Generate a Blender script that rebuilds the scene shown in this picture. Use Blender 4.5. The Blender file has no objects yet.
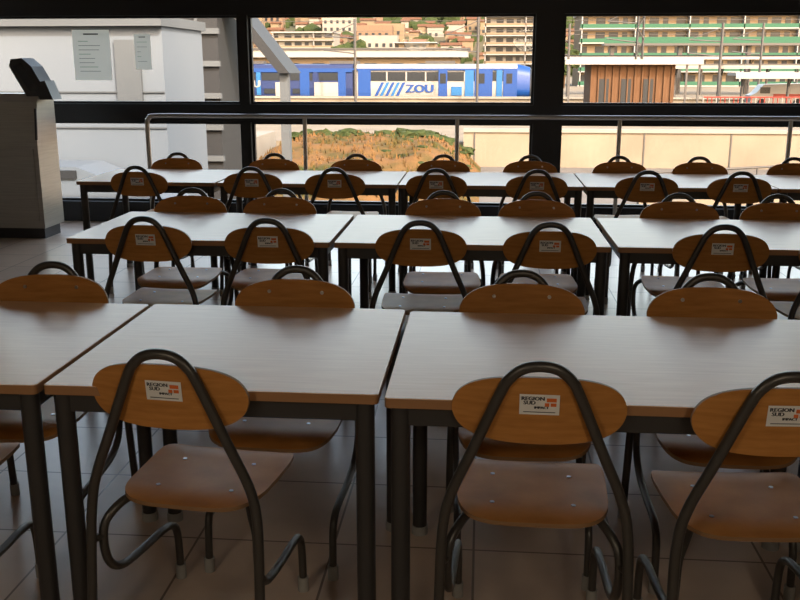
import bpy, math, random
from mathutils import Vector, Matrix, noise
random.seed(7)
scene = bpy.context.scene
COL = scene.collection

# ------------------------------------------------------------------ materials
def mat(name, color, rough=0.5, metal=0.0, coat=0.0, spec=0.5):
    m = bpy.data.materials.new(name); m.use_nodes = True
    b = m.node_tree.nodes["Principled BSDF"]
    b.inputs["Base Color"].default_value = (*color, 1)
    b.inputs["Roughness"].default_value = rough
    b.inputs["Metallic"].default_value = metal
    b.inputs["Coat Weight"].default_value = coat
    b.inputs["Specular IOR Level"].default_value = spec
    return m

def noisy(name, c1, c2, scale=(5,5,5), nscale=4.0, rough=0.5, detail=4, coat=0.0, metal=0.0, bump=0.0, rnd=0.0, spec=0.5, lo=0.3, hi=0.7):
    m = mat(name, c1, rough, metal, coat, spec)
    nt = m.node_tree; N = nt.nodes; L = nt.links
    b = N["Principled BSDF"]
    tc = N.new("ShaderNodeTexCoord"); mp = N.new("ShaderNodeMapping")
    mp.inputs["Scale"].default_value = scale
    L.new(tc.outputs["Object"], mp.inputs["Vector"])
    nz = N.new("ShaderNodeTexNoise"); nz.inputs["Scale"].default_value = nscale; nz.inputs["Detail"].default_value = detail
    L.new(mp.outputs[0], nz.inputs["Vector"])
    r = N.new("ShaderNodeValToRGB")
    r.color_ramp.elements[0].position = lo; r.color_ramp.elements[0].color = (*c1, 1)
    r.color_ramp.elements[1].position = hi; r.color_ramp.elements[1].color = (*c2, 1)
    L.new(nz.outputs["Fac"], r.inputs["Fac"])
    out = r.outputs["Color"]
    if rnd > 0:
        oi = N.new("ShaderNodeObjectInfo"); mr = N.new("ShaderNodeMapRange")
        mr.inputs["To Min"].default_value = 1 - rnd; mr.inputs["To Max"].default_value = 1 + rnd
        L.new(oi.outputs["Random"], mr.inputs["Value"])
        hs = N.new("ShaderNodeHueSaturation")
        L.new(mr.outputs[0], hs.inputs["Value"]); L.new(out, hs.inputs["Color"]); out = hs.outputs["Color"]
    L.new(out, b.inputs["Base Color"])
    if bump > 0:
        bp = N.new("ShaderNodeBump"); bp.inputs["Strength"].default_value = bump
        L.new(nz.outputs["Fac"], bp.inputs["Height"]); L.new(bp.outputs[0], b.inputs["Normal"])
    return m

M_CHAIRWOOD = noisy("chair_beech", (0.40,0.165,0.042), (0.54,0.24,0.066), (3,3,22), 3.0, 0.42, 6, coat=0.0, rnd=0.10, spec=0.12)
M_PLYEDGE = mat("ply_edge", (0.28,0.15,0.065), 0.6)
M_TABLE = noisy("table_beech_laminate", (0.76,0.45,0.25), (0.85,0.54,0.32), (2.0,26,4), 3.0, 0.34, 6, coat=0.0, rnd=0.04, spec=0.38)
M_TABEDGE = mat("table_edge", (0.36,0.18,0.08), 0.45)
M_STEEL = mat("painted_tube", (0.085,0.078,0.072), 0.36, 0.5)
M_TABLEG = mat("table_leg_paint", (0.06,0.057,0.057), 0.4, 0.4)
M_RUBBER = mat("rubber_foot", (0.35,0.34,0.32), 0.7)
M_LABEL = mat("label_white", (0.82,0.80,0.78), 0.5)
M_INK = mat("label_ink", (0.04,0.04,0.05), 0.6)
M_ORANGE = mat("label_orange", (0.75,0.16,0.03), 0.5)
M_BOLT = mat("bolt", (0.5,0.48,0.45), 0.3, 0.9)
M_BLACK = mat("black_frame", (0.010,0.010,0.012), 0.45)
M_DARKWALL = noisy("dark_wall", (0.10,0.095,0.09),(0.12,0.115,0.11),(1,1,1),3,0.8)
M_INWALL = noisy("interior_plaster", (0.40,0.35,0.29),(0.44,0.38,0.32),(1,1,1),3,0.85)
M_CEIL = noisy("ceiling_paint", (0.34,0.31,0.27),(0.38,0.34,0.30),(1,1,1),6,0.9)
M_RAIL = mat("stainless_rail", (0.50,0.48,0.45), 0.28, 0.9)
M_INOX = noisy("brushed_inox", (0.40,0.38,0.36),(0.48,0.46,0.43),(1,1,30),4,0.38,metal=0.75)
M_SCREEN = mat("screen_glass", (0.02,0.022,0.03), 0.12)
M_PLASTIC = mat("dark_plastic", (0.035,0.035,0.04), 0.4)

# floor tiles
M_FLOOR = mat("floor_tiles", (0.45,0.38,0.33), 0.28, spec=0.4)
nt = M_FLOOR.node_tree; N = nt.nodes; L = nt.links
tc = N.new("ShaderNodeTexCoord"); br = N.new("ShaderNodeTexBrick")
br.offset = 0.0; br.inputs["Scale"].default_value = 1.0
br.inputs["Brick Width"].default_value = 0.45; br.inputs["Row Height"].default_value = 0.45
br.inputs["Mortar Size"].default_value = 0.004; br.inputs["Mortar Smooth"].default_value = 0.1
br.inputs["Color1"].default_value = (0.66,0.52,0.42,1); br.inputs["Color2"].default_value = (0.60,0.47,0.38,1)
br.inputs["Mortar"].default_value = (0.20,0.14,0.11,1)
L.new(tc.outputs["Object"], br.inputs["Vector"])
nz = N.new("ShaderNodeTexNoise"); nz.inputs["Scale"].default_value = 9; nz.inputs["Detail"].default_value = 5
L.new(tc.outputs["Object"], nz.inputs["Vector"])
mx = N.new("ShaderNodeMixRGB"); mx.blend_type = 'MULTIPLY'; mx.inputs["Fac"].default_value = 0.22
L.new(br.outputs["Color"], mx.inputs["Color1"]); L.new(nz.outputs["Fac"], mx.inputs["Color2"])
L.new(mx.outputs[0], N["Principled BSDF"].inputs["Base Color"])
bp = N.new("ShaderNodeBump"); bp.inputs["Strength"].default_value = 0.3; bp.inputs["Distance"].default_value = 0.002; bp.invert = True
L.new(br.outputs["Fac"], bp.inputs["Height"]); L.new(bp.outputs[0], N["Principled BSDF"].inputs["Normal"])

# thin window glass
M_GLASS = bpy.data.materials.new("window_glass"); M_GLASS.use_nodes = True
nt = M_GLASS.node_tree; nt.nodes.clear()
o = nt.nodes.new("ShaderNodeOutputMaterial"); mxs = nt.nodes.new("ShaderNodeMixShader")
tr = nt.nodes.new("ShaderNodeBsdfTransparent"); tr.inputs[0].default_value = (0.93,0.94,0.94,1)
gl = nt.nodes.new("ShaderNodeBsdfGlossy"); gl.inputs["Roughness"].default_value = 0.02
fr = nt.nodes.new("ShaderNodeFresnel"); fr.inputs[0].default_value = 1.3
nt.links.new(fr.outputs[0], mxs.inputs[0]); nt.links.new(tr.outputs[0], mxs.inputs[1]); nt.links.new(gl.outputs[0], mxs.inputs[2])
nt.links.new(mxs.outputs[0], o.inputs[0])

# ------------------------------------------------------------------ mesh builder
class MB:
    def __init__(s): s.v=[]; s.f=[]; s.m=[]; s.sm=[]; s.mats=[]
    def mi(s, m):
        if m not in s.mats: s.mats.append(m)
        return s.mats.index(m)
    def add(s, vs, fs, m, smooth=False):
        o=len(s.v); s.v += [tuple(v) for v in vs]; k=s.mi(m)
        for f in fs: s.f.append(tuple(i+o for i in f)); s.m.append(k); s.sm.append(smooth)
    def box(s, x0,x1,y0,y1,z0,z1,m, rot=None, piv=None):
        vs=[Vector(p) for p in [(x0,y0,z0),(x1,y0,z0),(x1,y1,z0),(x0,y1,z0),(x0,y0,z1),(x1,y0,z1),(x1,y1,z1),(x0,y1,z1)]]
        if rot is not None:
            p=Vector(piv); vs=[rot@(v-p)+p for v in vs]
        s.add(vs,[(0,3,2,1),(4,5,6,7),(0,1,5,4),(1,2,6,5),(2,3,7,6),(3,0,4,7)],m)
    def prism(s, pts, z0, z1, m, mside=None):
        n=len(pts)
        s.add([(x,y,z1) for x,y in pts],[tuple(range(n))],m)
        s.add([(x,y,z0) for x,y in pts],[tuple(reversed(range(n)))],m)
        s.add([(x,y,z0) for x,y in pts]+[(x,y,z1) for x,y in pts],[(i,(i+1)%n,n+(i+1)%n,n+i) for i in range(n)],mside or m)
    def extrudex(s, prof, x0, x1, m):
        n=len(prof)
        a=[(x0,y,z) for y,z in prof]; b=[(x1,y,z) for y,z in prof]
        s.add(a,[tuple(range(n))],m); s.add(b,[tuple(reversed(range(n)))],m)
        s.add(a+b,[(i,n+i,n+(i+1)%n,(i+1)%n) for i in range(n)],m)
    def extrudey(s, prof, y0, y1, m):
        n=len(prof)
        a=[(x,y0,z) for x,z in prof]; b=[(x,y1,z) for x,z in prof]
        s.add(a,[tuple(range(n))],m); s.add(b,[tuple(reversed(range(n)))],m)
        s.add(a+b,[(i,n+i,n+(i+1)%n,(i+1)%n) for i in range(n)],m)
    def tube(s, path, r, m, seg=10, caps=True):
        P=[Vector(p) for p in path]; n=len(P)
        T=[]
        for i in range(n):
            t=(P[min(i+1,n-1)]-P[max(i-1,0)]).normalized(); T.append(t)
        u=T[0].orthogonal().normalized()
        vs=[]
        for i in range(n):
            if i>0:
                q=T[i-1].rotation_difference(T[i]); u=(q@u); u=(u-T[i]*u.dot(T[i])).normalized()
            w=T[i].cross(u)
            for k in range(seg):
                a=2*math.pi*k/seg; vs.append(P[i]+(u*math.cos(a)+w*math.sin(a))*r)
        fs=[]
        for i in range(n-1):
            for k in range(seg):
                k2=(k+1)%seg; fs.append((i*seg+k,i*seg+k2,(i+1)*seg+k2,(i+1)*seg+k))
        s.add(vs,fs,m,True)
        if caps:
            s.add(vs[:seg],[tuple(reversed(range(seg)))],m); s.add(vs[-seg:],[tuple(range(seg))],m)
    def slab(s, fn, W, H, e1, e2, th, axis, m, medge, nu=28, nv=10):
        S=[math.sin(math.pi*(i/nu-0.5)) for i in range(nu+1)]
        ax=Vector(axis)
        top=[];bot=[]
        for sx in S:
            hh=H*max(0.0,(1-abs(sx)**e1))**(1/e2)
            for j in range(nv+1):
                t=-1+2*j/nv
                c=Vector(fn(W*sx,hh*t)); top.append(c+ax*th/2); bot.append(c-ax*th/2)
        fs=[]
        for i in range(nu):
            for j in range(nv):
                a=i*(nv+1)+j; fs.append((a,a+nv+1,a+nv+2,a+1))
        s.add(top,fs,m,True); s.add(bot,[tuple(reversed(f)) for f in fs],m,True)
        loop=[i*(nv+1) for i in range(nu+1)]+[i*(nv+1)+nv for i in reversed(range(nu+1))]
        n=len(loop)
        s.add([bot[i] for i in loop]+[top[i] for i in loop],[(k,(k+1)%n,n+(k+1)%n,n+k) for k in range(n)],medge,False)
    def blob(s, c, r, m, sub=2, amp=0.3, sq=(1,1,1)):
        import bmesh
        bm=bmesh.new(); bmesh.ops.create_icosphere(bm,subdivisions=sub,radius=1.0)
        vs=[]
        for v in bm.verts:
            k=1+amp*noise.noise(v.co*2.3+Vector(c))+amp*.5*noise.noise(v.co*6+Vector(c))
            vs.append((c[0]+v.co.x*r*k*sq[0],c[1]+v.co.y*r*k*sq[1],c[2]+v.co.z*r*k*sq[2]))
        fs=[tuple(v.index for v in f.verts) for f in bm.faces]; bm.free()
        s.add(vs,fs,m,False)
    def mesh(s, name):
        me=bpy.data.meshes.new(name); me.from_pydata(s.v,[],s.f)
        for m in s.mats: me.materials.append(m)
        for p,k,sm in zip(me.polygons,s.m,s.sm): p.material_index=k; p.use_smooth=sm
        me.update(); return me
    def obj(s, name, loc=(0,0,0), rz=0):
        return place(s.mesh(name), name, loc, rz)

def place(me, name, loc, rz=0):
    o=bpy.data.objects.new(name, me); COL.objects.link(o); o.location=loc; o.rotation_euler=(0,0,rz); return o

def smooth_path(pts, k=6):
    P=[Vector(p) for p in pts]; out=[]
    for i in range(len(P)-1):
        p0=P[max(i-1,0)];p1=P[i];p2=P[i+1];p3=P[min(i+2,len(P)-1)]
        for j in range(k):
            t=j/k
            out.append(0.5*((2*p1)+(-p0+p2)*t+(2*p0-5*p1+4*p2-p3)*t*t+(-p0+3*p1-3*p2+p3)*t**3))
    out.append(P[-1]); return out

def text_geo(body, size):
    cu=bpy.data.curves.new("txt",'FONT'); cu.body=body; cu.size=size; cu.align_x='CENTER'; cu.align_y='CENTER'
    cu.resolution_u=2
    ob=bpy.data.objects.new("txt",cu); COL.objects.link(ob)
    dg=bpy.context.evaluated_depsgraph_get(); me=bpy.data.meshes.new_from_object(ob.evaluated_get(dg))
    vs=[v.co.copy() for v in me.vertices]; fs=[tuple(p.vertices) for p in me.polygons]
    bpy.data.objects.remove(ob); bpy.data.curves.remove(cu); bpy.data.meshes.remove(me)
    return vs,fs

# ------------------------------------------------------------------ chair
def build_chair():
    b=MB(); r=0.0128
    half=[(0.0,-0.243,0.855),(0.038,-0.242,0.848),(0.068,-0.240,0.824),(0.090,-0.236,0.784),(0.150,-0.226,0.640),
          (0.196,-0.218,0.530),(0.214,-0.220,0.450),(0.220,-0.232,0.330),(0.224,-0.262,0.02)]
    left=[(-x,y,z) for x,y,z in reversed(half)]
    b.tube(smooth_path(left+half[1:],5), r, M_STEEL, 12)
    for sx in (-1,1):
        p=[(0.13,0.13,0.428),(0.14,0.0,0.428),(0.150,-0.09,0.428),(0.175,-0.150,0.420),(0.200,-0.188,0.385),(0.205,-0.198,0.330),
           (0.203,-0.180,0.265),(0.200,-0.120,0.225),(0.198,0.0,0.210),(0.195,0.10,0.205),(0.193,0.165,0.190),(0.192,0.195,0.145),(0.192,0.203,0.02)]
        b.tube(smooth_path([(x*sx,y,z) for x,y,z in p],4), 0.0115, M_STEEL, 10)
        b.tube([(0.224*sx,-0.262,0.045),(0.2245*sx,-0.2645,0.0)],0.0165,M_RUBBER,10)
        b.tube([(0.192*sx,0.202,0.045),(0.192*sx,0.203,0.0)],0.0160,M_RUBBER,10)
        b.tube([(0.203*sx,-0.198,0.35),(0.218*sx,-0.226,0.35)],0.009,M_STEEL,8)
    b.tube([(-0.145,0.08,0.426),(0.145,0.08,0.426)],0.009,M_STEEL,8)
    b.tube([(-0.155,-0.09,0.426),(0.155,-0.09,0.426)],0.009,M_STEEL,8)
    def seat(a,c):
        z=0.449+0.10*a*a-0.004
        t=c/0.20
        if t>0.55: z-=0.030*((t-0.55)/0.45)**2
        if t<-0.6: z-=0.010*((-t-0.6)/0.4)**2
        z-=0.006*math.cos(min(1,abs(t))*math.pi/2)
        w=1.0+0.04*t
        return (a*w,0.022+c,z)
    b.slab(seat,0.192,0.20,5.0,4.2,0.011,(0,0,1),M_CHAIRWOOD,M_PLYEDGE,28,14)
    def back(a,c):
        z=0.742+c+ (0.012*(a/0.2)**2 if c<0 else -0.016*(a/0.2)**2)*min(1,abs(c)/0.03)
        return (a,-0.220-0.055*(z-0.742)*2+0.60*a*a,z)
    b.slab(back,0.199,0.083,4.0,2.8,0.010,(0,1,0),M_CHAIRWOOD,M_PLYEDGE,40,10)
    for sx in (-1,1):
        for z,x in ((0.785,0.088),(0.700,0.123)):
            y=back(x,z-0.742)[1]
            b.tube([(x*sx,y+0.004,z),(x*sx,y+0.0085,z)],0.006,M_BOLT,8)
    for sx in (-1,1):
        for y in (0.08,-0.09):
            zz=seat(0.10,y-0.022)[2]; b.tube([(0.10*sx,y,zz+0.004),(0.10*sx,y,zz+0.0075)],0.006,M_BOLT,8)
    yb=lambda z:-0.220-0.055*(z-0.742)*2-0.0058
    def lp(x,z,off): return (x, yb(z)-off, z)
    def quad(x0,x1,z0,z1,off,m): b.add([lp(x0,z0,off),lp(x1,z0,off),lp(x1,z1,off),lp(x0,z1,off)],[(0,1,2,3)],m)
    quad(-0.045,0.045,0.735,0.785,0.0008,M_LABEL)
    for body,size,cx,cz in (("REGION",0.0130,-0.0155,0.7745),("SUD",0.0130,-0.0230,0.7640),("IMPACT",0.0085,0.004,0.7525),):
        vs,fs=text_geo(body,size)
        for dx in (0,0.0008,0.0016): b.add([lp(v.x*1.1+cx+dx,v.y+cz,0.0013+dx*.2) for v in vs],fs,M_INK)
    quad(-0.036,0.036,0.7405,0.7425,0.0013,M_INK)
    quad(0.016,0.038,0.767,0.7765,0.0013,M_ORANGE); quad(0.012,0.022,0.756,0.7645,0.0013,M_ORANGE); quad(0.025,0.038,0.756,0.7645,0.0013,M_ORANGE)
    return b.mesh("dining_chair")
CHAIR=build_chair()
def chair(x,y,deg=0,facing=1):
    place(CHAIR,"dining_chair",(x,y,0),math.radians(deg+(0 if facing>0 else 180)))

# ------------------------------------------------------------------ tables
def build_table(w,d):
    b=MB(); x=w/2; y=d/2; r=0.012; pts=[]
    for cx,cy,a0 in ((x-r,y-r,0),(-x+r,y-r,90),(-x+r,-y+r,180),(x-r,-y+r,270)):
        for i in range(5):
            a=math.radians(a0+22.5*i); pts.append((cx+r*math.cos(a),cy+r*math.sin(a)))
    b.prism(pts,0.726,0.7485,M_TABEDGE)
    ins=[(px*(1-0.0022/x),py*(1-0.0022/y)) for px,py in pts]
    n=len(pts)
    b.add([(px,py,0.75) for px,py in ins],[tuple(range(n))],M_TABLE)
    b.add([(px,py,0.7485) for px,py in pts]+[(px,py,0.75) for px,py in ins],[(i,(i+1)%n,n+(i+1)%n,n+i) for i in range(n)],M_TABLE)
    R=0.0235; lx=x-R-0.012; ly=y-R-0.012
    for sy in (-1,1): b.box(-lx,lx,sy*ly-0.012,sy*ly+0.012,0.675,0.726,M_TABLEG)
    for sx in (-1,1): b.box(sx*lx-0.012,sx*lx+0.012,-ly,ly,0.675,0.726,M_TABLEG)
    for sx in (-1,1):
        for sy in (-1,1):
            b.tube([(sx*lx,sy*ly,0.02),(sx*lx,sy*ly,0.7255)],R,M_TABLEG,18)
            b.tube([(sx*lx,sy*ly,0.0),(sx*lx,sy*ly,0.03)],R+0.003,M_RUBBER,18)
    return b.mesh("canteen_table")
TB={}
def table(x0,x1,yc):
    w=round(x1-x0,3)
    if w not in TB: TB[w]=build_table(w,0.8)
    place(TB[w],"canteen_table",((x0+x1)/2,yc,0))
table(-1.052,-0.232,2.455); table(-0.215,0.985,2.435); table(-2.267,-1.067,2.45); table(1.0,2.2,2.44)
for a in (-1.86,-0.64,0.59,1.81): table(a,a+1.2,4.38)
table(-2.72,-1.77,6.45)
for a in (-1.75,-0.54,0.67,1.88): table(a,a+1.2,6.45)
chair(-0.71,2.24,-6); chair(0.145,2.225,-1); chair(0.665,2.20,3); chair(-1.49,2.22,2); chair(1.40,2.22,0)
for x,dg in ((-1.42,2),(-0.605,-2),(0.14,1),(0.725,-1),(1.45,1)): chair(x,2.700,dg,-1)
for x,dg in ((-1.46,-2),(-0.925,1),(-0.255,0),(0.30,-1),(1.01,0),(1.52,2),(2.15,0)): chair(x,4.15,dg)
for x,dg in ((-1.55,1),(-1.07,-1),(-0.19,2),(0.29,0),(1.01,-2),(1.52,1),(2.2,0)): chair(x,4.65,dg,-1)
for x,dg in ((-2.26,-3),(-1.50,0),(-0.96,2),(-0.29,0),(0.35,1),(1.05,-1),(1.62,0),(2.3,1)): chair(x,6.22,dg)
for x,dg in ((-2.30,2),(-1.56,0),(-0.94,-1),(-0.28,1),(0.355,0),(1.01,2),(1.57,-1),(2.24,0)): chair(x,6.72,dg,-1)

# ------------------------------------------------------------------ room shell
XL,XR,YB,YF,H=-5.2,6.0,-3.0,8.9,3.4
b=MB(); b.box(XL-.2,XR+.2,YB-.2,YF+.25,-0.25,0,M_FLOOR); b.obj("floor")
b=MB(); b.box(XL-.2,XR+.2,YB-.2,YF+.25,H,H+.3,M_CEIL); b.obj("ceiling")
b=MB(); b.box(XL-.2,XL,YB-.2,YF+.25,0,H,M_INWALL); b.obj("wall_left")
b=MB(); b.box(XR,XR+.2,YB-.2,YF+.25,0,H,M_INWALL); b.obj("wall_right")
b=MB(); b.box(XL,XR,YB-.2,YB,0,H,M_INWALL); b.obj("wall_back")
bays=[(XL,-2.31),(-2.215,0.465),(0.72,3.3),(3.5,XR)]
rows=((0.2,0.98),(1.15,1.965),(2.12,3.2))
b=MB()
for z0,z1 in ((0,0.2),(0.98,1.15),(1.965,2.12),(3.2,H)): b.box(XL,XR,YF,YF+.2,z0,z1,M_BLACK)
for (a,c),(d,e) in zip(bays[:-1],bays[1:]):
    for z0,z1 in rows: b.box(c,d,YF,YF+.2,z0,z1,M_BLACK)
b.obj("wall_front")
k=1
for x0,x1 in bays:
    for z0,z1 in rows:
        b=MB(); t=0.022
        yy0,yy1=YF+.06,YF+.11
        b.box(x0,x1,yy0,yy1,z0,z0+t,M_BLACK); b.box(x0,x1,yy0,yy1,z1-t,z1,M_BLACK)
        b.box(x0,x0+t,yy0,yy1,z0+t,z1-t,M_BLACK); b.box(x1-t,x1,yy0,yy1,z0+t,z1-t,M_BLACK)
        b.add([(x0+t,YF+.085,z0+t),(x1-t,YF+.085,z0+t),(x1-t,YF+.085,z1-t),(x0+t,YF+.085,z1-t)],[(0,1,2,3)],M_GLASS)
        b.obj("window_%d"%k); k+=1
b=MB(); b.box(XL,XL+.012,YB,YF,0,0.08,M_DARKWALL); b.obj("baseboard_left")
b=MB(); b.box(XR-.012,XR,YB,YF,0,0.08,M_DARKWALL); b.obj("baseboard_right")

b=MB(); yr=8.58; xr0=-3.12
b.tube(smooth_path([(xr0,yr,0.0),(xr0,yr,0.5),(xr0,yr,0.96),(xr0+.02,yr,1.03),(xr0+.09,yr,1.055),(-2.5,yr,1.055)],6)+[Vector((XR,yr,1.055))],0.021,M_RAIL,12)
for x in (-1.63,-0.23,1.22,2.70,4.1,5.5):
    b.tube([(x,yr,0.0),(x,yr,1.04)],0.019,M_RAIL,12); b.tube([(x,yr,0.0),(x,yr,0.012)],0.045,M_RAIL,16)
b.tube([(xr0,yr,0.0),(xr0,yr,0.012)],0.045,M_RAIL,16)
b.obj("guard_rail")

M_PAPER=bpy.data.materials.new("poster_paper"); M_PAPER.use_nodes=True
nt=M_PAPER.node_tree; nt.nodes.clear()
o=nt.nodes.new("ShaderNodeOutputMaterial"); ms=nt.nodes.new("ShaderNodeMixShader"); ms.inputs[0].default_value=0.30
df=nt.nodes.new("ShaderNodeBsdfDiffuse"); df.inputs[0].default_value=(.80,.81,.78,1)
tl=nt.nodes.new("ShaderNodeBsdfTranslucent"); tl.inputs[0].default_value=(.72,.70,.62,1)
nt.links.new(df.outputs[0],ms.inputs[1]); nt.links.new(tl.outputs[0],ms.inputs[2]); nt.links.new(ms.outputs[0],o.inputs[0])
M_PGREY=mat("poster_print",(0.16,0.18,0.17),0.7); M_PGREEN=mat("poster_green",(0.12,0.30,0.17),0.7)
def poster(x0,x1,z0,z1,rows,seed):
    b=MB(); y=YF+.078; rr=random.Random(seed); w=x1-x0; h=z1-z0
    b.add([(x0,y,z0),(x1,y,z0),(x1,y,z1),(x0,y,z1)],[(0,1,2,3)],M_PAPER)
    b.box(x0+w*.3,x0+w*.7,y-.0025,y-.0015,z1-h*.10,z1-h*.07,M_PGREY)
    for i in range(rows):
        z=z1-h*(.22+.68*i/rows); b.box(x0+w*.15,x0+w*(.35+.45*rr.random()),y-.0025,y-.0015,z-h*.010,z,M_PGREEN if i%3==0 else M_PGREY)
    b.obj("poster")
poster(-3.95,-3.58,1.37,1.84,8,1); poster(-3.34,-3.18,1.47,1.80,5,2)

# ------------------------------------------------------------------ self-service terminal
b=MB(); dx=-0.24
prof=[(7.88,0.10),(7.88,0.85),(7.94,1.20),(8.00,1.27),(8.22,1.27),(8.27,1.22),(8.27,0.10)]
b.extrudex(prof,-4.75+dx,-3.62+dx,M_INOX)
b.box(-4.72+dx,-3.65+dx,7.93,8.24,0.0,0.10,M_PLASTIC)
b.box(-4.75+dx,-4.02+dx,7.60,7.90,0.80,0.84,M_INOX)
b.box(-4.70+dx,-4.10+dx,7.872,7.884,0.2,0.74,M_PLASTIC)
b.box(-3.98+dx,-3.66+dx,7.868,7.884,0.16,0.80,M_INOX)
con=[(-3.96,1.24),(-4.10,1.50),(-4.08,1.56),(-3.98,1.57),(-3.90,1.50),(-3.76,1.24)]
b.extrudey([(x,z) for x,z in con],7.98,8.20,M_PLASTIC)
b.extrudey([(-3.93,1.29),(-4.06,1.50),(-3.99,1.53),(-3.84,1.29)],7.972,7.981,M_SCREEN)
b.extrudey([(-3.84,1.22),(-3.88,1.36),(-3.78,1.38),(-3.72,1.22)],7.96,8.14,M_PLASTIC)
b.tube(smooth_path([(-3.87,7.92,1.14),(-3.85,7.87,1.03),(-3.85,7.85,0.88)],4),0.012,M_PLASTIC,8)
b.obj("self_service_terminal")

# ------------------------------------------------------------------ added fill lamps, unseen behind the camera
M_FILLGLOW=bpy.data.materials.new("fill_pendant_glow"); M_FILLGLOW.use_nodes=True
pb=M_FILLGLOW.node_tree.nodes["Principled BSDF"]; pb.inputs["Base Color"].default_value=(.8,.8,.8,1)
pb.inputs["Emission Color"].default_value=(1,.9,.78,1); pb.inputs["Emission Strength"].default_value=1.0
for x,y in ((-1.3,-0.45),(0.8,-0.45)):  # pendant meshes made up to carry the fill light on the near chairs
    b=MB(); z=2.0
    prof=[(0.03,z+.34),(0.05,z+.28),(0.12,z+.18),(0.26,z+.06),(0.30,z)]
    n=28; vs=[(x+r*math.cos(6.2832*i/n),y+r*math.sin(6.2832*i/n),zz) for r,zz in prof for i in range(n)]
    b.add(vs,[(q*n+i,q*n+(i+1)%n,(q+1)*n+(i+1)%n,(q+1)*n+i) for q in range(len(prof)-1) for i in range(n)],M_PLASTIC,True)
    b.tube([(x,y,z+.33),(x,y,H)],.006,M_PLASTIC,6)
    b.blob((x,y,z+.08),.07,M_FILLGLOW,3,0)
    b.obj("added_fill_pendant")
    ld=bpy.data.lights.new("fill_light",'AREA'); ld.shape='DISK'; ld.size=0.5
    ld.energy=10.5; ld.color=(1,.84,.62)
    lo=bpy.data.objects.new("fill_light",ld); COL.objects.link(lo); lo.location=(x,y,z-.02)
    lo.rotation_euler=Vector((0,0.75,-0.66)).to_track_quat('-Z','Y').to_euler()

# ------------------------------------------------------------------ outside
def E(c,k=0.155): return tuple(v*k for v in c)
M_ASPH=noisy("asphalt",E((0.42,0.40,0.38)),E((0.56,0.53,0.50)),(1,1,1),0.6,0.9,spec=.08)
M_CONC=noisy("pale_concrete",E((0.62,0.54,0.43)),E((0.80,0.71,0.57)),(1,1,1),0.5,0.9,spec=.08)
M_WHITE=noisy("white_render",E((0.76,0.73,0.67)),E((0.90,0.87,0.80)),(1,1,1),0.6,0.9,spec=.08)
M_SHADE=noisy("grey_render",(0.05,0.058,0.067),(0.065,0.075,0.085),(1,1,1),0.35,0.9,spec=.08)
M_SHADE2=noisy("shaded_white_render",(0.075,0.092,0.115),(0.09,0.108,0.13),(1,1,1),0.35,0.9,spec=.08)  # white facade with its shade put into a darker bluish colour
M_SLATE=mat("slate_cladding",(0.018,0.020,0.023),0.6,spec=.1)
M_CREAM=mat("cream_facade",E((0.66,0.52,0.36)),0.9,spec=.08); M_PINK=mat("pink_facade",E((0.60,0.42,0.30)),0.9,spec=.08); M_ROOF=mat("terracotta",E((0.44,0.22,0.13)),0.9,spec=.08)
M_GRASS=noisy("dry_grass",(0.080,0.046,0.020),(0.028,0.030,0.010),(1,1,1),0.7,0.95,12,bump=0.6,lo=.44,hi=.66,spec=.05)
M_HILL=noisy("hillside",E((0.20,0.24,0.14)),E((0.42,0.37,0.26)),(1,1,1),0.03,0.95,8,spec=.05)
M_LEAF=noisy("foliage",(0.010,0.018,0.007),(0.028,0.036,0.014),(1,1,1),2.5,0.9,6,bump=0.5,spec=.05)
M_BARK=mat("bark",(0.04,0.025,0.015),0.9,spec=.05)
M_WIN=mat("far_window",(0.010,0.013,0.017),0.3,spec=.15)
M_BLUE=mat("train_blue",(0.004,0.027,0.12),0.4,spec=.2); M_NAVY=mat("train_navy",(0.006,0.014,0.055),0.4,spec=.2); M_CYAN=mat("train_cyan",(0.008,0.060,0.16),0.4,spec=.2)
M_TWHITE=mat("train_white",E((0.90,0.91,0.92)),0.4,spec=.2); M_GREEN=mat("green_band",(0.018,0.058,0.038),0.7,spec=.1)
M_TIMBER=noisy("timber_cladding",(0.045,0.023,0.012),(0.070,0.040,0.023),(6,6,.3),3,0.85,spec=.1)
M_GALV=mat("galvanised",(0.04,0.04,0.042),0.5,0.2,spec=.2); M_RED=mat("red_paint",(0.12,0.014,0.010),0.5,spec=.2)
M_UNDER=mat("underframe",(0.010,0.010,0.012),0.7,spec=.1)

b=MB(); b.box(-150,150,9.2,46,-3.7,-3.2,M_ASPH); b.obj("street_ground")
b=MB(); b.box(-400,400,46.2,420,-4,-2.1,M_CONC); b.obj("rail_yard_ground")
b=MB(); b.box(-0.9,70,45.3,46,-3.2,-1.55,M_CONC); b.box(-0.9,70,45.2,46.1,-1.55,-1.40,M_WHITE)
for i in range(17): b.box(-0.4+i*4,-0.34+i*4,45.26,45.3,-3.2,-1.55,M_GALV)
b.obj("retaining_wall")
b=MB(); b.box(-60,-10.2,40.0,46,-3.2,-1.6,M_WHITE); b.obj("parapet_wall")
b=MB()
b.add([(5,30,-3.2),(34,30,-3.2),(34,30.4,-3.2),(5,30.4,-3.2),(5,30,-2.7),(34,30,-0.9),(34,30.4,-0.9),(5,30.4,-2.7)],[(0,3,2,1),(4,5,6,7),(0,1,5,4),(1,2,6,5),(2,3,7,6),(3,0,4,7)],M_CONC)
for i in range(17):
    x=5+29*i/16; z=-2.7+1.8*i/16; b.tube([(x,30.2,z),(x,30.2,z+0.9)],0.03,M_GALV,6)
b.tube([(5,30.2,-1.8),(34,30.2,0.0)],0.04,M_GALV,6); b.tube([(5,30.2,-2.2),(34,30.2,-0.4)],0.025,M_GALV,6)
b.obj("access_ramp")
b=MB(); nx,ny=110,60; vs=[]
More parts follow.
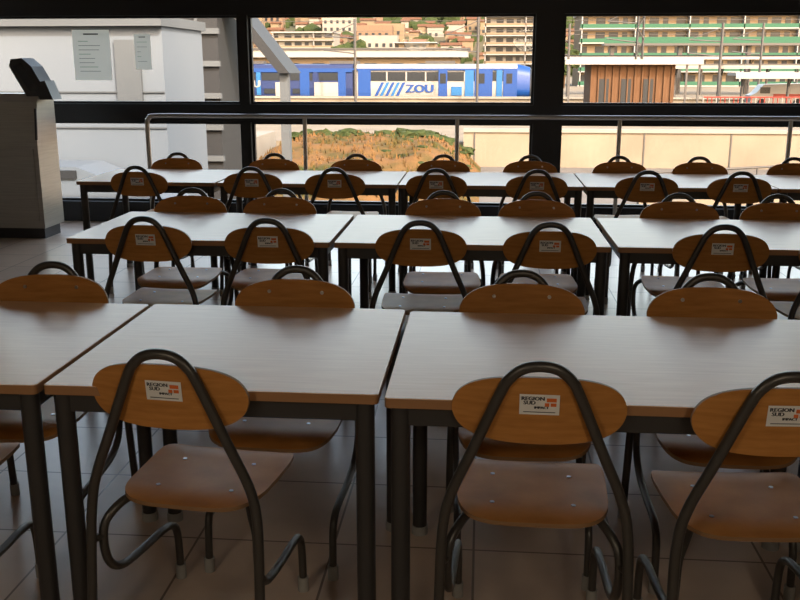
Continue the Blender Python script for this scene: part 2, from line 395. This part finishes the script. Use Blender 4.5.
def mz(x,y):
    u=min(1,max(0,(x+9.8)/2.0),max(0,(0.0-x)/2.4)); v=min(1,max(0,(y-27)/12.5))
    return -3.25+1.66*(math.sin(u*math.pi/2))*(math.sin(v*math.pi/2))+(0.22*noise.noise(Vector((x*.6,y*.6,0)))+0.10*noise.noise(Vector((x*2.2,y*2.2,5))))*min(1,u*3)
for i in range(nx+1):
    for j in range(ny+1):
        x=-9.8+9.8*i/nx; y=27+17.8*j/ny; vs.append((x,y,mz(x,y)))
b.add(vs,[(i*(ny+1)+j,(i+1)*(ny+1)+j,(i+1)*(ny+1)+j+1,i*(ny+1)+j+1) for i in range(nx) for j in range(ny)],M_GRASS,True)
for i in range(60):
    x=-9.3+8.6*random.random(); y=42.4+2.0*random.random(); b.blob((x,y,mz(x,y)),.12+.24*random.random(),M_LEAF,2,.8,(1.5,1,.7))
for i in range(40):
    x=-9+8.6*random.random(); y=30+13*random.random(); b.blob((x,y,mz(x,y)),.06+.12*random.random(),M_LEAF,1,.6,(1.8,1,.5))
for i in range(1500):
    x=-9.3+9.0*random.random(); y=29+15*random.random(); z=mz(x,y); h=.10+.14*random.random(); a=random.random()*6.28; lx=.06*random.uniform(-1,1)
    c,s_=math.cos(a)*.06,math.sin(a)*.06
    b.add([(x-c,y-s_,z-.03),(x+c,y+s_,z-.03),(x+lx,y,z+h)],[(0,1,2)],M_GRASS)
b.obj("grass_embankment")

# neighbouring building, left, with dark glazed annex and sloping stair roof
b=MB()
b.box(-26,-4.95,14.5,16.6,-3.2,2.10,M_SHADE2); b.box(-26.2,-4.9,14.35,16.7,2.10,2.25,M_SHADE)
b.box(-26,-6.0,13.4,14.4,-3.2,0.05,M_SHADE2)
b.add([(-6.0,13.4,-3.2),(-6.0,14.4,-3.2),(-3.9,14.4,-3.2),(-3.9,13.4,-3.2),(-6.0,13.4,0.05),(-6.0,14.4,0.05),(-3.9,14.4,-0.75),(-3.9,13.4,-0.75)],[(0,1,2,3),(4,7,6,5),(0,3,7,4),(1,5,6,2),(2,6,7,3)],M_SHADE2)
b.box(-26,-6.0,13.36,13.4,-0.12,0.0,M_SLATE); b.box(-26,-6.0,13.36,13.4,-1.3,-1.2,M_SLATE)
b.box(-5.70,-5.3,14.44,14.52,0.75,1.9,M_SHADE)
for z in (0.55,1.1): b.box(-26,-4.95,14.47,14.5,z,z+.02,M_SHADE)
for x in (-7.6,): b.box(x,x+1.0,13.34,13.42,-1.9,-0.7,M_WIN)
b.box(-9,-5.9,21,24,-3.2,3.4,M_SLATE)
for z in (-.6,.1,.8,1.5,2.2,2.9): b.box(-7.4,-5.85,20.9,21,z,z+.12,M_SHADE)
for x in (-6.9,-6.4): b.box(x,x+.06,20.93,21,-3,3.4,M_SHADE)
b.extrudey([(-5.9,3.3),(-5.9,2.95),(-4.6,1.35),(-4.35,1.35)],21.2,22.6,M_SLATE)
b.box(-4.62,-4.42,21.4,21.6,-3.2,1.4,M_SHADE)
b.obj("neighbour_building")

def tree(x,y,z,h,r,name="tree",n=26):
    b=MB(); b.tube([(x,y,z),(x+.1,y,z+h*.3),(x,y,z+h*.6)],r*.09,M_BARK,8)
    for i in range(n):
        a=random.random()*6.28; q=random.random()**.5*r*.8
        b.blob((x+q*math.cos(a),y+q*math.sin(a),z+h*(.4+.48*random.random())),r*(.2+.22*random.random()),M_LEAF,2,.8)
    b.obj(name)

# train
b=MB(); y0,y1=98.0,100.8; zb,zt=-1.9,1.75
sec=[(y0,zb+.35),(y0-.06,zb+1.2),(y0,zb+2.6),(y0+.35,zt-.1),(y0+.8,zt),(y1-.8,zt),(y1-.35,zt-.1),(y1,zb+2.6),(y1,zb+.35)]
b.extrudex(sec,-60,-13.5,M_NAVY); b.extrudex(sec,-13.1,3.4,M_TWHITE)
vs=[(3.4,y,z) for y,z in sec]; c=(y0+y1)/2
vs2=[(4.7,c+(y-c)*.92,zb+.35+(z-zb-.35)*.90) for y,z in sec]; vs3=[(5.4,c+(y-c)*.75,zb+.35+(z-zb-.35)*.55) for y,z in sec]
n=len(sec)
b.add(vs+vs2,[(i,n+i,n+(i+1)%n,(i+1)%n) for i in range(n)],M_BLUE,True); b.add(vs2+vs3,[(i,n+i,n+(i+1)%n,(i+1)%n) for i in range(n)],M_WIN,True)
b.add(vs3,[tuple(reversed(range(n)))],M_BLUE)
b.box(-60,5,98.3,100.5,zb-.1,zb+.38,M_UNDER)
yf=y0-.09
for i in range(15):
    x=-59+3.0*i; b.box(x,x+2.3,yf,y0+.1,.10,.85,M_WIN); b.box(x+.2,x+2.0,yf,y0+.1,-1.25,-.75,M_WIN)
    b.box(x-.6,x-.15,yf-.01,y0+.1,-1.4,1.0,M_CYAN if i%4==0 else M_NAVY)
for x,w in ((-17.5,2.6),(-21.6,1.2),(-34,4)): b.box(x,x+w,yf-.03,y0+.1,-1.5,-.1,M_TWHITE)
for x,w in ((-19,1.0),(-28,2),(-15,.8)): b.box(x,x+w,yf-.035,y0+.1,-1.5,1.1,M_BLUE)
b.box(-60,-13.5,yf-.02,y0+.1,.92,1.12,M_BLUE)
b.box(-12.6,3.3,yf,y0+.1,.05,.95,M_WIN)
for i in range(8): b.box(-12.0+i*2.0,-11.85+i*2.0,yf-.02,y0+.1,0,.95,M_TWHITE)
for xa,xb_,mm in ((-12.9,-11.6,M_BLUE),(-4.6,-3.7,M_BLUE),(-1.9,-1.0,M_CYAN),(-.9,.9,M_BLUE),(1.3,1.9,M_CYAN),(2.0,3.4,M_BLUE)):
    b.box(xa,xb_,yf-.03,y0+.1,-1.5,1.12,mm)
for xa in (-4.45,-.5,2.3): b.box(xa,xa+.6,yf-.05,y0+.1,-.2,.8,M_WIN)
b.box(-60,3.4,yf-.01,y0+.1,1.12,1.3,M_BLUE)
for q in range(5):
    x=-11.2+q*.55; b.add([(x,yf-.04,-1.45),(x+.3,yf-.04,-1.45),(x+1.0,yf-.04,-.1),(x+.7,yf-.04,-.1)],[(0,1,2,3)],M_CYAN if q%2 else M_BLUE)
vs,fs=text_geo("ZOU",1.15)
for ddx in (0,.08,.16): b.add([(v.x*1.15-6.6+ddx,yf-.05-ddx*.05,v.y-.75) for v in vs],fs,M_BLUE)
vs,fs=text_geo("ZOU",1.0)
for ddx in (0,.08,.16): b.add([(v.x*1.15-24.5+ddx,yf-.05-ddx*.05,v.y-.3) for v in vs],fs,M_TWHITE)
b.box(-3.3,-2.2,yf-.03,y0+.1,-1.4,-.5,M_CYAN)
for i in range(6): b.box(-56+i*10,-53+i*10,98.8,100.2,zt,zt+.3,M_GALV)
b.obj("passenger_train")
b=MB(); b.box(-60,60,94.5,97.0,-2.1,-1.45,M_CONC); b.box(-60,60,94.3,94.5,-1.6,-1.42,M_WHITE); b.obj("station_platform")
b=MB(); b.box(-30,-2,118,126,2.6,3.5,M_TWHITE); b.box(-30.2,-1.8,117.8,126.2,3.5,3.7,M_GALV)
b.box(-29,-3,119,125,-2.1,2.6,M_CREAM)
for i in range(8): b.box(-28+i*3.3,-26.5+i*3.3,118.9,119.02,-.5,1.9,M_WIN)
b.obj("station_building")

def block(name,x0,x1,y0,y1,z0,z1,floors,face,band,bayw,winmat=M_WIN):
    b=MB(); b.box(x0,x1,y0,y1,z0,z1,face); fh=(z1-z0)/floors
    for f in range(floors):
        zz=z0+f*fh
        b.box(x0-.2,x1+.2,y0-1.3,y0,zz,zz+.22,M_TWHITE); b.box(x0-.1,x1+.1,y0-1.3,y0-1.2,zz+.22,zz+fh*.36,band)
        x=x0+.4; k=0
        while x+bayw*.6<x1:
            b.box(x,x+bayw*(.7 if k%3 else .4),y0-.05,y0+.1,zz+.3,zz+fh*.82,winmat)
            if k%4==0: b.box(x-.3,x-.1,y0-1.3,y0,zz,zz+fh,M_TWHITE)
            x+=bayw; k+=1
    b.box(x0-.3,x1+.3,y0-1.5,y1+.3,z1,z1+.35,M_TWHITE)
    b.obj(name)
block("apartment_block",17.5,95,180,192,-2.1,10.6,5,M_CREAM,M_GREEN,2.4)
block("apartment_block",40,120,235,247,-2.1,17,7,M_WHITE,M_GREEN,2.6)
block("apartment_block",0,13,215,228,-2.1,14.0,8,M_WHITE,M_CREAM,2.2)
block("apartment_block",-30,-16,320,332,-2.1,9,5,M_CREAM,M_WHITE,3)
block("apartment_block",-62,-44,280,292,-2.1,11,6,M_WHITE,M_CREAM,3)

# timber-clad station pavilion with canopy
b=MB(); b.box(8.8,15.6,80,85,-2.1,1.75,M_TIMBER); b.box(6.6,17.6,79.0,85.4,1.75,2.0,M_GALV); b.box(6.6,17.6,78.95,79.0,1.65,2.05,M_TWHITE)
for x in (9.5,11.3,13.1): b.box(x,x+.8,79.94,80.05,-1.9,.5,M_WIN)
for i in range(12): b.box(8.8+i*.59,8.9+i*.59,79.85,79.94,-2.1,1.75,M_TIMBER)
for x in (6.9,16.3,17.3): b.box(x,x+.15,79.2,79.35,-2.1,1.75,M_GALV)
b.obj("timber_pavilion")
def canopy(x0,x1,y,z,dep=4,roof=M_GALV,step=5):
    b=MB(); b.box(x0,x1,y,y+dep,z,z+.28,roof); b.box(x0,x1,y-.05,y,z-.25,z+.1,M_TWHITE)
    x=x0+1
    while x<x1:
        b.tube([(x,y+dep/2,-2.1),(x,y+dep/2,z)],.14,M_GALV,8); b.tube([(x,y+dep/2,z-1),(x,y+.4,z)],.06,M_GALV,5); x+=step
    b.obj("platform_canopy")
canopy(15.5,60,108,1.5); canopy(9,60,124,2.6,5,M_UNDER,6); canopy(22,45,86,0.7,3,M_TWHITE,4)
b=MB(); b.box(16,50,131,134,4.2,4.5,M_GALV); b.box(16,50,131,131.1,4.5,5.3,M_GREEN)
for x in (17,26,35,44): b.box(x,x+.5,132,133,-2.1,4.2,M_GALV)
b.obj("footbridge")

b=MB()
def mast(x,y,h,lattice=False):
    z=-2.1
    if lattice:
        for dx in (-.35,.35):
            for dy in (-.3,.3): b.tube([(x+dx,y+dy,z),(x+dx*.6,y+dy*.6,z+h)],.07,M_GALV,5)
        for i in range(int(h)):
            s=1 if i%2 else -1; b.tube([(x-.33*s,y-.3,z+i),(x+.33*s,y-.3,z+i+1)],.045,M_GALV,4)
    else: b.tube([(x,y,z),(x,y,z+h)],.13,M_GALV,8)
    b.tube([(x,y,z+h*.78),(x-3.0,y,z+h*.80)],.06,M_GALV,5); b.tube([(x,y,z+h*.95),(x-3.0,y,z+h*.80)],.04,M_GALV,5); b.tube([(x,y,z+h*.6),(x-3,y,z+h*.64)],.06,M_GALV,5)
mast(14.2,90,9.5,True); mast(-.6,92,8.2); mast(-12.4,92,8.0); mast(22,92,7.5); mast(9.0,104,8); mast(29,104,8); mast(-24,92,8)
for yy,zz in ((90,5.6),(92,4.4),(104,5.2)): b.tube([(-60,yy,zz),(60,yy,zz)],.03,M_GALV,4)
b.obj("catenary_line")

def van(x,y,body,stripe):
    b=MB(); z=-2.1
    prof=[(0,.35),(0,1.0),(.5,1.25),(1.1,2.0),(5.0,2.1),(5.2,1.9),(5.2,.35)]
    a=[(x+p,y,z+q) for p,q in prof]; c=[(x+p,y+1.9,z+q) for p,q in prof]; n=len(prof)
    b.add(a,[tuple(reversed(range(n)))],body); b.add(c,[tuple(range(n))],body); b.add(a+c,[(i,(i+1)%n,n+(i+1)%n,n+i) for i in range(n)],body)
    b.box(x+.8,x+1.7,y-.02,y+.02,z+1.2,z+1.75,M_WIN); b.box(x+2,x+5,y-.03,y+.02,z+.8,z+1.15,stripe)
    for wx in (1.0,4.2): b.tube([(x+wx,y-.03,z+.36),(x+wx,y+.25,z+.36)],.36,M_UNDER,14); b.tube([(x+wx,y+1.65,z+.36),(x+wx,y+1.93,z+.36)],.36,M_UNDER,14)
    b.obj("delivery_van")
van(24.5,90,M_TWHITE,M_RED); van(31,92,M_TWHITE,M_GALV)
b=MB()
for q in range(60): b.tube([(18.0+q*.35,80,-2.1),(18.0+q*.35,80,-.9)],.045,M_RED if q%3 else M_TWHITE,5)
for z in (-.95,-1.5): b.tube([(18,80,z),(38.6,80,z)],.06,M_RED,5)
b.obj("red_railing")
b=MB()
for i in range(120):
    x=6+26*random.random(); b.blob((x,62+2*random.random(),-1.95),.3+.35*random.random(),M_LEAF,2,.8,(1.3,1,.8))
b.obj("hedge")
for x,y,h,r in ((-40,150,7,4),(62,160,8,4),(13.6,165,7,2.4),(-14,200,7,3),(-26,190,8,4)): tree(x,y,-2.1,h,r)

b=MB(); nx,ny=70,30; vs=[]
def hz(x,y):
    t=max(0,(y-330)/600); return -3+95*t**.9*(1+.18*noise.noise(Vector((x*.004,y*.004,2))))+7*noise.noise(Vector((x*.012,y*.012,0)))*min(1,t*5)
for i in range(nx+1):
    for j in range(ny+1):
        x=-600+1200*i/nx; y=330+700*j/ny; vs.append((x,y,hz(x,y)))
b.add(vs,[(i*(ny+1)+j,(i+1)*(ny+1)+j,(i+1)*(ny+1)+j+1,i*(ny+1)+j+1) for i in range(nx) for j in range(ny)],M_HILL,True)
for i in range(1100):
    y=340+400*random.random(); x=(-.42+.72*random.random())*y; z=hz(x,y)
    w=3+5*random.random(); d=6; h=2+3.5*random.random()
    big=random.random()<.06
    if big: w=14;h=11
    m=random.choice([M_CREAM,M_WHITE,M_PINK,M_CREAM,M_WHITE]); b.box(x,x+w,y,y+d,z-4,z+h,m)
    if not big: b.extrudex([(y-.5,z+h),(y+d/2,z+h+1.1),(y+d+.5,z+h)],x-.4,x+w+.4,M_ROOF)
    for q in range(int(w/2.6)):
        for f in range(max(1,int(h/3))): b.box(x+.8+q*2.6,x+1.9+q*2.6,y-.1,y,z+.8+f*3,z+2.1+f*3,M_WIN)
for i in range(1100):
    y=335+420*random.random(); x=(-.42+.72*random.random())*y; r=1.6+2.6*random.random(); b.blob((x,y,hz(x,y)+r*.3),r,M_LEAF,1,.4,(1.2,1,1))
b.obj("hillside_town")

# ------------------------------------------------------------------ light
w=bpy.data.worlds.new("World"); scene.world=w; w.use_nodes=True
nt=w.node_tree; bg=nt.nodes["Background"]
sky=nt.nodes.new("ShaderNodeTexSky"); sky.sky_type='NISHITA'; sky.sun_disc=False
sky.sun_elevation=math.radians(30); sky.sun_rotation=math.radians(150); sky.dust_density=3.0
tint=nt.nodes.new("ShaderNodeMixRGB"); tint.blend_type='MULTIPLY'; tint.inputs[0].default_value=1.0; tint.inputs[2].default_value=(1.08,0.86,0.66,1)
nt.links.new(sky.outputs[0],tint.inputs[1]); nt.links.new(tint.outputs[0],bg.inputs[0]); bg.inputs[1].default_value=1.7
sd=bpy.data.lights.new("sun",'SUN'); sd.energy=12.0; sd.angle=math.radians(0.6); sd.color=(1,.91,.77)
so=bpy.data.objects.new("sun",sd); COL.objects.link(so)
d=Vector((-0.55,0.75,-0.72)); so.rotation_euler=d.to_track_quat('-Z','Y').to_euler()

cd=bpy.data.cameras.new("camera"); cam=bpy.data.objects.new("camera",cd); COL.objects.link(cam)
cd.sensor_width=36; cd.lens=930/800*36; cd.clip_end=3000
cam.location=(0,0,1.5); cam.rotation_euler=(math.radians(90-14.1),0,math.radians(5)); scene.camera=cam
scene.view_settings.view_transform='Standard'
